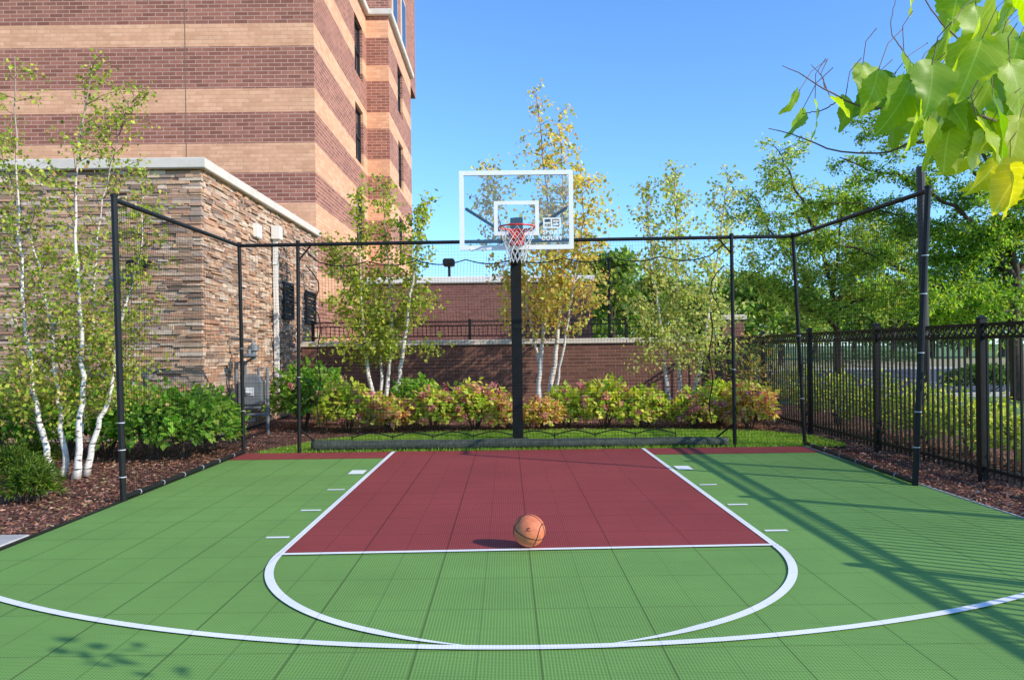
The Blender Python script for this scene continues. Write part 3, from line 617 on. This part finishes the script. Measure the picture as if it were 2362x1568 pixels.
birch('tall white birch clump behind the hoop with yellow autumn leaves',G(1245,966),[
 [P(1238,960,YB),P(1250,800,YB),P(1262,640,YB),P(1262,450,YB),P(1235,210,YB)],
 [P(1258,962,YB),P(1285,800,YB),P(1297,640,YB),P(1300,480,YB+.2),P(1290,260,YB+.2)],
 [P(1248,962,YB),P(1240,820,YB+.3),P(1200,660,YB+.6),P(1150,500,YB+.8),P(1120,380,YB+.8)],
 [P(1262,962,YB),P(1290,860,YB-.2),P(1320,680,YB-.4),P(1345,520,YB-.5),P(1340,380,YB-.5)]],
 [.065,.065,.045,.04],50,1.2,.3,YEL,[.34,.3,.2,.16],t0=.33,lstep=.043,leaf=.1,sub=3,jit=.08)
birch('white birch clump behind the net right of the hoop with pale yellow green leaves',G(1570,966),[
 [P(1546,964,YB-.3),P(1535,860,YB-.3),P(1520,720,YB-.2),P(1500,560,YB),P(1490,420,YB)],
 [P(1568,962,YB),P(1565,820,YB),P(1560,640,YB),P(1560,500,YB),P(1555,390,YB)],
 [P(1588,962,YB),P(1610,860,YB),P(1635,720,YB),P(1660,560,YB+.2),P(1680,400,YB+.2)]],
 [.055,.055,.06],56,1.0,.25,[(.54,.56,.16),(.44,.49,.12),(.68,.62,.22),(.28,.36,.07)],[.34,.3,.18,.18],t0=.24,lstep=.038,leaf=.09,sub=4,jit=.08)
def shrub(name,label,cat,group,c,rx,ry,h,n,L,W,cols,wts,flowers=0,fcols=None,lump=.18,out=.8,mat=None,zc=.36):
    root=thing(name,(c[0],c[1],0),label,cat,group); ph=RNG.uniform(0,6,6)
    def surf(n,lo,hi):
        a=RNG.uniform(0,2*PI,n); u=RNG.uniform(-.15,1,n); s=np.sqrt(np.maximum(0,1-u*u)); r=RNG.uniform(lo,hi,n)
        k=1+lump*(np.sin(a*3+ph[0])*np.sin(u*5+ph[1])+.6*np.sin(a*7+ph[2]+u*4)+.35*np.sin(a*13+u*9+ph[3]))
        d=np.stack([np.cos(a)*s,np.sin(a)*s,u],1); p=d*(r*k)[:,None]*np.array([rx,ry,h*.62])+np.array([c[0],c[1],h*zc]); p[:,2]=np.maximum(p[:,2],.03); return p,d
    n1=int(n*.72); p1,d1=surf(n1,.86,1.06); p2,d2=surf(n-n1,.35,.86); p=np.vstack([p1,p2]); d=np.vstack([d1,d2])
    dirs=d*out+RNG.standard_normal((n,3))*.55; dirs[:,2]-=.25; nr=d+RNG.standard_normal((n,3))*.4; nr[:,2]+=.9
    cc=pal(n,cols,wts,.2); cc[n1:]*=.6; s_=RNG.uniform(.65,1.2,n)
    q=MB()
    for k in range(9):
        a=random.uniform(0,6.28); q.tube([(c[0]+.05*math.cos(a),c[1]+.05*math.sin(a),-.03),(c[0]+rx*.35*math.cos(a),c[1]+ry*.35*math.sin(a),h*.4),(c[0]+rx*.6*math.cos(a),c[1]+ry*.6*math.sin(a),h*.75)],[.012,.009,.005],5)
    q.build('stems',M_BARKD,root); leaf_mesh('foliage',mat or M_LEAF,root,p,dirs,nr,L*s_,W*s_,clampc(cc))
    if flowers:
        pf,df=surf(flowers,1.0,1.08); pf=pf[(pf[:,2]>h*.25)&(df[:,1]<.5)]
        for f in pf[:40]:
            m=30; dd=norm(RNG.standard_normal((m,3))); rr=RNG.uniform(.045,.075); pp=f+dd*rr*np.array([1,1,.75]); C_=pal(m,fcols,None,.2)*RNG.uniform(.75,1.2)
            leaf_mesh('flower_head',M_PETAL,root,pp,RNG.standard_normal((m,3)),RNG.standard_normal((m,3)),.04,.04,clampc(C_))
    return root
GR=[(.16,.33,.04),(.25,.43,.05),(.1,.2,.03),(.36,.5,.08)]
HY=[(.52,.62,.08),(.64,.64,.11),(.34,.48,.05),(.66,.44,.17)]
HO=[(.7,.42,.17),(.62,.58,.12),(.48,.54,.09),(.66,.28,.17)]
FP=[(.68,.17,.22),(.72,.28,.29),(.6,.14,.17),(.66,.4,.3)]
hy=[(700,15.3,.62,1.15,0,'large deep green hydrangea bush beside the gas meter'),(742,15.9,.65,1.05,0,'green hydrangea with a few flower heads, behind the second back post'),(800,14.7,.52,.85,1,'yellow green hydrangea with faded pink heads, left of the first birch clump'),
(886,14.6,.4,.55,2,'low orange tinged hydrangea in front of the left birch clump'),(960,15.6,.5,.88,0,'green hydrangea right behind the left birch trunks'),(1000,14.7,.45,.72,3,'hydrangea full of pink heads between the left birches and the pole'),(1095,14.8,.52,.8,3,'bushy yellow and pink hydrangea just left of the hoop pole'),
(1165,14.6,.32,.55,2,'small orange hydrangea touching the hoop pole'),(1250,14.6,.36,.5,2,'low rusty orange hydrangea at the foot of the middle birch'),(1305,15.0,.42,.66,1,'pale yellow hydrangea right of the middle birch'),(1395,14.8,.55,.84,1,'round yellow green hydrangea midway between middle and right birches'),
(1487,14.6,.5,.66,1,'yellow hydrangea just left of the right birch trunks'),(1600,14.5,.46,.6,3,'pink headed hydrangea under the right birch clump'),(1660,15.2,.52,.76,1,'yellow green hydrangea behind the right inner post'),(1728,14.3,.44,.75,4,'reddish hydrangea at the right end of the flower row')]
for px,Y_,rx,h,kind,lab in hy:
    x_=P(px,900,Y_).x; cols=(GR,HY,HO,HY,HO)[kind]; w4=[.35,.33,.22,.10] if kind else [.3,.35,.15,.2]
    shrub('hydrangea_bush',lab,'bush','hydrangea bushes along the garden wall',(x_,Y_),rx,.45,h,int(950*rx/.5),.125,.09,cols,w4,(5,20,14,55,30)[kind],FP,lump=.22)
for (px,py,rx,h,lab) in ((330,1062,.6,.98,'dark green hydrangea bush against the left net nearest the front post'),(405,1060,.58,.95,'middle green hydrangea bush behind the left net'),(480,1042,.45,.85,'green hydrangea bush behind the left net near the back corner')):
    g_=G(px,py); shrub('leafy_bush',lab,'bush','green bushes left of the court',(min(g_.x,-4.6),g_.y+.3),rx,.5,h,1300,.115,.085,GR,[.3,.38,.12,.2],2,FP)
for (px,Y_,rx,h,lab) in ((30,11.3,.8,1.15,'dark bush against the stone wing at the left picture edge'),(150,11.6,.75,1.1,'dark green bush behind the birch trunks'),(245,11.8,.7,1.1,'dark bush between birch trunks and front net post')):
    shrub('leafy_bush',lab,'bush','green bushes left of the court',(P(px,900,Y_).x,Y_),rx,.55,h,1300,.11,.08,GR,[.45,.25,.2,.1],0)
for (px,py,rx,h,lab) in ((62,1158,.2,.34,'low feathery juniper shrub in the mulch before the birch'),(12,1120,.28,.4,'dark juniper shrub cut off by the left picture edge'),(60,1085,.24,.4,'darker juniper mound behind the feathery one')):
    g_=G(px,py); shrub('juniper_shrub',lab,'bush','juniper shrubs in the left bed',(g_.x,g_.y+.1),rx,.22,h,2600,.07,.013,[(.13,.21,.03),(.24,.32,.04),(.07,.13,.02)],[.4,.3,.3],0,None,.4,1.4)
labs=['leafy yellow green shrub outside the fence at the right picture edge','second shrub outside the fence, beside the near fence post','yellow leaved shrub outside the fence in front of the lamp post','shrub outside the fence just left of the lamp post','dense shrub outside the fence behind the right netting','shrub outside the fence near the right corner post','farthest shrub outside the fence by the wall pier']
for k,(yy,xx,hh_) in enumerate(((8.2,6.3,.62),(9.4,6.3,.66),(10.6,6.25,.72),(11.8,6.3,.8),(13.2,6.3,.86),(14.8,6.3,.9),(16.8,6.4,1.0))):
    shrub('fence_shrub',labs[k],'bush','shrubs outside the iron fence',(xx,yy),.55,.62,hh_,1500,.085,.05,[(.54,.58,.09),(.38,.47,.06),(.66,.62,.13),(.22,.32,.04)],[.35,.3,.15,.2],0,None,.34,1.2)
shrub('autumn_shrub','small red and yellow shrub between the pier and the fence corner','bush',None,(P(1745,850,15.6).x,15.6),.55,.5,1.6,1000,.09,.05,[(.62,.5,.12),(.54,.3,.12),(.34,.42,.07),(.2,.2,.05)],[.35,.2,.3,.15],0,None,.4,1.0)
def locust(label,base_,trunk,limbs,nt_,Lmax,cols,wts,leaf=.055,lstep=.02,sub=5,rad=.13,jit=.08,r0=.012):
    root=thing('locust_tree',base_,label,'tree','feathery locust trees beyond the fence')
    q=MB(); sp=smooth(trunk,14); q.tube(sp,[rad*(1.15-.55*i/14) for i in range(15)],10); q.build('trunk',M_BARKD,root,smooth=True)
    q=MB(); q2=MB(); lp=[]
    for k,(l,r_) in enumerate(limbs):
        s=smooth(l,18); s=[p+Vector((random.gauss(0,.04),random.gauss(0,.06),random.gauss(0,.04))) for p in s]; s[0]=Vector(l[0])
        q=MB(); q.tube(s,[r_*(1-.88*i/18)+.005 for i in range(19)],7); q.build('limb',M_BARKD,root,smooth=True)
        twigs(s,.15,nt_,Lmax,.8,(-14,38),.05,sub,q2,lp,r0=r0,lstep=lstep,jit=jit,start=.1)
    q2.build('twigs',M_BARKD,root); leaves('crown',root,lp,leaf,leaf*.46,cols,wts,.3,.25)
    return root
LG=[(.2,.34,.04),(.3,.44,.05),(.48,.54,.08),(.1,.19,.025)]
Y0=20.0
b_=P(2352,950,Y0); b_.z=0
locust('spreading feathery locust tree beyond the fence at the right picture edge',b_,[b_,P(2350,880,Y0),P(2340,760,Y0),P(2345,640,Y0)],[
 ([P(2343,700,Y0),P(2240,690,Y0),P(2150,655,Y0),P(2040,600,Y0+.3),P(1930,560,Y0+.6),P(1800,560,Y0+.9)],.075),
 ([P(2345,650,Y0),P(2280,560,Y0+.3),P(2200,480,Y0+.6),P(2080,410,Y0+.8),P(1940,370,Y0+1)],.08),
 ([P(2345,650,Y0),P(2330,520,Y0),P(2290,400,Y0-.3),P(2210,290,Y0-.5),P(2120,190,Y0-.6)],.075),
 ([P(2345,660,Y0),P(2400,520,Y0+.3),P(2420,380,Y0+.3),P(2400,240,Y0+.3)],.07),
 ([P(2344,720,Y0),P(2280,720,Y0-.5),P(2200,700,Y0-1),P(2120,690,Y0-1.3),P(2050,640,Y0-1.5)],.05),
 ([P(2344,640,Y0),P(2260,560,Y0+1),P(2150,540,Y0+1.6),P(2020,480,Y0+2),P(1890,470,Y0+2.2)],.065),
 ([P(2344,640,Y0),P(2300,480,Y0+1),P(2230,380,Y0+1.6),P(2130,310,Y0+2),P(2010,290,Y0+2.2)],.065),
 ([P(2344,700,Y0),P(2300,620,Y0+.6),P(2240,600,Y0+1.2),P(2150,600,Y0+1.8)],.05)],28,1.8,LG,[.3,.34,.18,.18],leaf=.12,lstep=.018,sub=6,rad=.2,jit=.09,r0=.013)
Y0=24.0; b_=P(1935,930,Y0); b_.z=0
locust('smaller locust tree standing behind the fence between pier and lamp post',b_,[b_,P(1935,850,Y0),P(1930,760,Y0),P(1925,700,Y0)],[
 ([P(1930,760,Y0),P(1880,680,Y0),P(1820,600,Y0+.3),P(1770,520,Y0+.3),P(1740,450,Y0)],.06),
 ([P(1925,700,Y0),P(1900,600,Y0),P(1860,480,Y0),P(1820,400,Y0),P(1790,340,Y0)],.065),
 ([P(1930,740,Y0),P(1840,700,Y0),P(1770,670,Y0-.4),P(1730,640,Y0-.5)],.05),
 ([P(1928,700,Y0),P(1980,620,Y0+.3),P(2040,560,Y0+.6),P(2080,520,Y0+.6)],.06),
 ([P(1928,720,Y0),P(1990,690,Y0),P(2050,680,Y0),P(2100,690,Y0)],.05),
 ([P(1925,700,Y0),P(1930,600,Y0+.6),P(1940,500,Y0+1),P(1930,430,Y0+1)],.06)],24,1.9,[(.34,.46,.07),(.48,.56,.09),(.66,.64,.14),(.17,.27,.04)],[.3,.32,.2,.18],leaf=.14,lstep=.026,sub=6,rad=.12,jit=.1,r0=.013)
def far_tree(label,x,y,h,r,n,L,cols):
    root=thing('distant_tree',(x,y,0),label,'tree','trees in the distance beyond the car park')
    q=MB(); q.tube([(x,y,-.05),(x+.1,y,h*.3),(x,y,h*.7)],[r*.06,r*.05,r*.02],7)
    cl=[]
    for k in range(11):
        a=random.uniform(0,6.28); e=random.uniform(-.6,1); c_=(x+math.cos(a)*r*.6*math.sqrt(max(0,1-e*e)),y+math.sin(a)*r*.5*math.sqrt(max(0,1-e*e)),h*.57+e*h*.34); cl.append((c_,r*random.uniform(.28,.5))); q.tube([(x,y,h*.35),c_],[r*.03,r*.01],5)
    q.build('trunk',M_BARKD,root); V=[];C=[]
    for c_,rr in cl:
        m=n//11; d=norm(RNG.standard_normal((m,3))); V.append(np.array(c_)+d*rr*RNG.uniform(.55,1.1,(m,1))*np.array([1,1,.75])); C.append(pal(m,cols,None,.22)*random.uniform(.75,1.25))
    V=np.vstack(V); C=np.vstack(C); V[:,2]=np.maximum(V[:,2],.6); m=len(V); leaf_mesh('crown',M_LEAF,root,V,RNG.standard_normal((m,3)),RNG.standard_normal((m,3))+np.array([.6,-.4,.6]),L*RNG.uniform(.6,1.2,m),L*.7,clampc(C))
FG=[(.17,.28,.05),(.26,.37,.06),(.38,.45,.09),(.1,.17,.03)]
for k,(px,yy,h,r,lab) in enumerate(((1410,38,6.2,2.6,'round green tree just behind the low brick building'),(1500,42,5.6,3,'green tree behind the right birch clump'),(1600,45,5.5,3.2,'distant tree seen left of the wall pier'),(1720,40,5.0,3,'distant tree above the wall pier'),
 (1800,60,6,4,'distant tree behind the fence corner, left most over the field'),(1880,82,7,5,'far tree behind the small locust trunk'),(1970,86,6.5,5,'far tree left of the lamp post'),(2060,84,7.5,5.5,'taller far tree beside the lamp post'),(2150,88,7,5.5,'far tree right behind the lamp post'),(2230,84,6.5,5,'far tree over the parked rows at right'),(2310,86,8,6,'far tree behind the locust trunk'),(2400,84,8,6,'far tree at the right picture edge'),(1340,60,6,5,'far tree low behind the outbuilding'))):
    far_tree(lab,P(px,800,yy).x,yy,h,r,3300,.22+yy*.003,FG)
for k,(px,yy) in enumerate(((2285,24.2),(1990,50))):
    shrub('clipped_hedge',('round dark hedge by the car park kerb','far low hedge behind the car park')[k],'hedge',None,(P(px,850,yy).x,yy),1.4 if k==0 else 4,.8,.8 if k==0 else 1.2,2600,.12,.09,[(.08,.16,.03),(.13,.22,.04)],None,0,None,.06)
# ---------------------------------------------------------------- foreground branch
m,t,b=base('broad_leaf',.42,0,.35); a=nn(t,'ShaderNodeAttribute',attribute_name='Col'); uv=nn(t,'ShaderNodeUVMap'); uv.uv_map='UVMap'; s=nn(t,'ShaderNodeSeparateXYZ'); t.links.new(uv.outputs[0],s.inputs[0])
au=mth(t,'ABSOLUTE',s.outputs[0]); mid=mth(t,'LESS_THAN',au,.035); vv=mth(t,'PINGPONG',mth(t,'SUBTRACT',s.outputs[1],mth(t,'MULTIPLY',au,.28)),.06); sv=mth(t,'MULTIPLY',mth(t,'LESS_THAN',vv,.006),.6)
vein=mth(t,'MAXIMUM',mid,sv); hs=nn(t,'ShaderNodeHueSaturation'); hs.inputs['Value'].default_value=1.4; hs.inputs['Saturation'].default_value=.85; t.links.new(a.outputs[0],hs.inputs['Color'])
gp=nn(t,'ShaderNodeNewGeometry'); nz=noise(t,gp.outputs['Position'],40,3); c0=mix(t,mth(t,'MULTIPLY',ramp(t,nz,.4,.7),.3),a.outputs[0],(.2,.29,.035)); cc=mix(t,mth(t,'MULTIPLY',vein,.6),c0,hs.outputs[0])
t.links.new(cc,b.inputs['Base Color']); bump(t,b,mth(t,'SUBTRACT',1.0,vein),.3,.002)
tr=nn(t,'ShaderNodeBsdfTranslucent'); ms=nn(t,'ShaderNodeMixShader'); ms.inputs[0].default_value=.5; hs2=nn(t,'ShaderNodeHueSaturation'); hs2.inputs['Value'].default_value=1.75; hs2.inputs['Saturation'].default_value=1.12; t.links.new(cc,hs2.inputs['Color']); t.links.new(hs2.outputs[0],tr.inputs[0])
t.links.new(b.outputs[0],ms.inputs[1]); t.links.new(tr.outputs[0],ms.inputs[2]); t.links.new(ms.outputs[0],t.nodes['Material Output'].inputs[0]); M_BIGLEAF=m
root=thing('foreground_tree',(3.7,-1,0),'near tree whose broad yellow green leaves hang into the top right corner','tree')
VS=[];FS=[];UVs=[];CS=[]
def bigleaf(p,d,nv,L,col):
    d=d.normalized(); nv=(nv-d*nv.dot(d)).normalized(); s_=d.cross(nv); NVv,NUu=20,6; b0=len(VS); cu=random.uniform(.05,.45); cup=random.uniform(.05,.3); wv=random.uniform(0,6); tw=random.uniform(-.45,.45); sw=random.uniform(-.12,.12)
    for i in range(NVv+1):
        v_=i/NVv
        w_=.39*min(1,(v_/.24))**.55*max(0,(1-max(0,v_-.24)/.76))**.78 + .04*math.sin(PI*v_)
        w_*=1+(.08 if i%2 else -.04)+.04*math.sin(i*1.7+wv)
        if i==NVv: w_=0.003
        if i==0: w_=.015
        for j in range(NUu+1):
            u=(j/NUu*2-1); z_=-cu*v_*v_+cup*abs(u)*w_+.04*math.sin(v_*13+wv+u*2)*abs(u)
            back=-.10*abs(u)**1.5*(1-v_) if v_<.3 else 0
            q_=p+d*((v_+back)*L)+s_*((u*w_+sw*v_*v_)*L)+nv*(z_*L+tw*u*w_*v_*L)
            VS.append(tuple(q_)); UVs.append((u*w_/.4 if w_>.05 else 0.0,v_)); CS.append(col)
    for i in range(NVv):
        for j in range(NUu): k=b0+i*(NUu+1)+j; FS.append((k,k+1,k+NUu+2,k+NUu+1))
BL=[(1840,215,70,115),(1880,235,85,80),(1915,225,65,50),(1850,255,70,95),(1990,150,85,100),(2025,165,110,95),(2085,125,95,70),(2100,190,135,105),(2150,150,130,115),(2055,180,110,135),(2165,220,160,85),(2240,160,140,70),(2265,90,150,100),(2290,-10,180,115),(2330,150,150,95),(2190,70,130,95),(2235,250,140,125),(2290,220,150,75),(2140,280,110,105),(2190,300,110,95),(2270,310,120,115),(2325,330,140,100),(2330,390,120,80),(2255,280,110,60),(2350,280,150,90),(2215,-40,120,85),(2100,-30,65,80),(2330,-30,140,100),(2350,90,160,100),(2160,210,115,70),(2310,390,110,95),(2365,380,130,100),(2060,290,65,110),(1950,225,80,110),(2120,230,130,80),(2210,180,150,110),(2300,120,160,100),(2200,330,80,70),
 (2250,20,130,60),(2320,60,140,130),(2180,130,110,60),(2230,110,120,120),(2130,260,90,130),(2280,170,130,60),(2345,200,130,120),(2240,350,90,110),(2170,180,110,130),(2080,230,90,60),(2350,-10,120,70),(2010,215,60,120),(2345,350,140,115),(2300,300,100,140)]
tw=MB()
for (px,py,L,ang) in BL:
    Yl=random.uniform(1.05,1.35); p=P(px,py,Yl); a_=R(ang+random.uniform(-25,25)); d=RM@Vector((math.cos(a_),-math.sin(a_),random.uniform(-.45,.45)))
    nv=Vector((random.gauss(.45,.4),random.gauss(-.62,.35),random.gauss(.35,.35)))
    yl=max(0,min(1,(py+L-370)/130)); ca=random.choice([(.34,.46,.045),(.26,.38,.035),(.46,.54,.06),(.15,.27,.028),(.4,.5,.05)]); col=tuple(x*(1-yl*.8)+y*yl*.8 for x,y in zip(ca,(.75,.62,.05)))
    bigleaf(p,d,nv,L/F*Yl*1.0,col)
    tw.tube([p,p-d*.03+Vector((.01,0,.012)),p-d*.045+Vector((.03,.0,.02))],[.0007,.0007,.0008],4,cap=False)
for k in range(15):
    p=Vector((random.gauss(2.22,.13),random.gauss(1.5,.12),random.gauss(2.62,.12)))
    bigleaf(p,Vector((random.gauss(0,1),random.gauss(0,1),-1)),Vector((random.gauss(0,1),random.gauss(0,1),1)),random.uniform(.07,.1),(.28,.36,.05))
me=bpy.data.meshes.new('leaves'); o=OFF[root.name]; me.from_pydata([(a-o.x,b-o.y,c-o.z) for a,b,c in VS],[],FS); ul=me.uv_layers.new(name='UVMap')
li=np.empty(len(me.loops),np.int32); me.loops.foreach_get('vertex_index',li); ul.data.foreach_set('uv',np.array(UVs,np.float32)[li].ravel())
at=me.color_attributes.new('Col','FLOAT_COLOR','POINT'); at.data.foreach_set('color',np.array([(c[0],c[1],c[2],1) for c in CS],np.float32).ravel()); me.update(); finish('leaves',me,M_BIGLEAF,root,None,True)
def tp(l,r0,r1,Yl=1.2):
    s=smooth([P(a,b,Yl+c) for a,b,c in l],20); s=[p+Vector((random.gauss(0,.0006),0,random.gauss(0,.0006))) for p in s]; tw.tube(s,[r0+(r1-r0)*i/20 for i in range(21)],6)
tp([(2520,340,.1),(2362,322,0),(2200,325,0),(2100,330,.05),(2040,352,.05),(1930,348,.05),(1850,318,.05),(1775,296,.05)],.003,.0007)
tp([(2450,300,.1),(2330,290,0),(2240,262,0),(2140,250,0),(2040,252,0),(1965,238,0),(1900,205,0),(1850,172,0),(1805,152,0)],.003,.0006)
tp([(1940,228,0),(1895,255,.02),(1850,262,.02)],.0012,.0007); tp([(2110,160,.1),(2085,120,.1),(2055,70,.1),(2066,0,.1)],.0015,.0006)
tp([(2380,180,0),(2280,150,0),(2200,80,0),(2160,40,0),(2100,-60,0)],.002,.0009); tp([(1905,205,0),(1895,175,0),(1870,150,0)],.001,.0005)
tw.build('twigs',M_TWIG,root)
q=MB(); q.tube(smooth([Vector((3.7,-1,-.05)),Vector((3.75,-1,1.2)),Vector((3.6,-.9,2.2)),Vector((3.7,-.8,3.2))],12),[.06-.003*i for i in range(13)],8)
q.tube([Vector((3.65,-.95,1.7)),P(2700,360,1.3),P(2500,325,1.3)],[.02,.008,.005],6); q.build('trunk',M_BARKD,root,smooth=True)
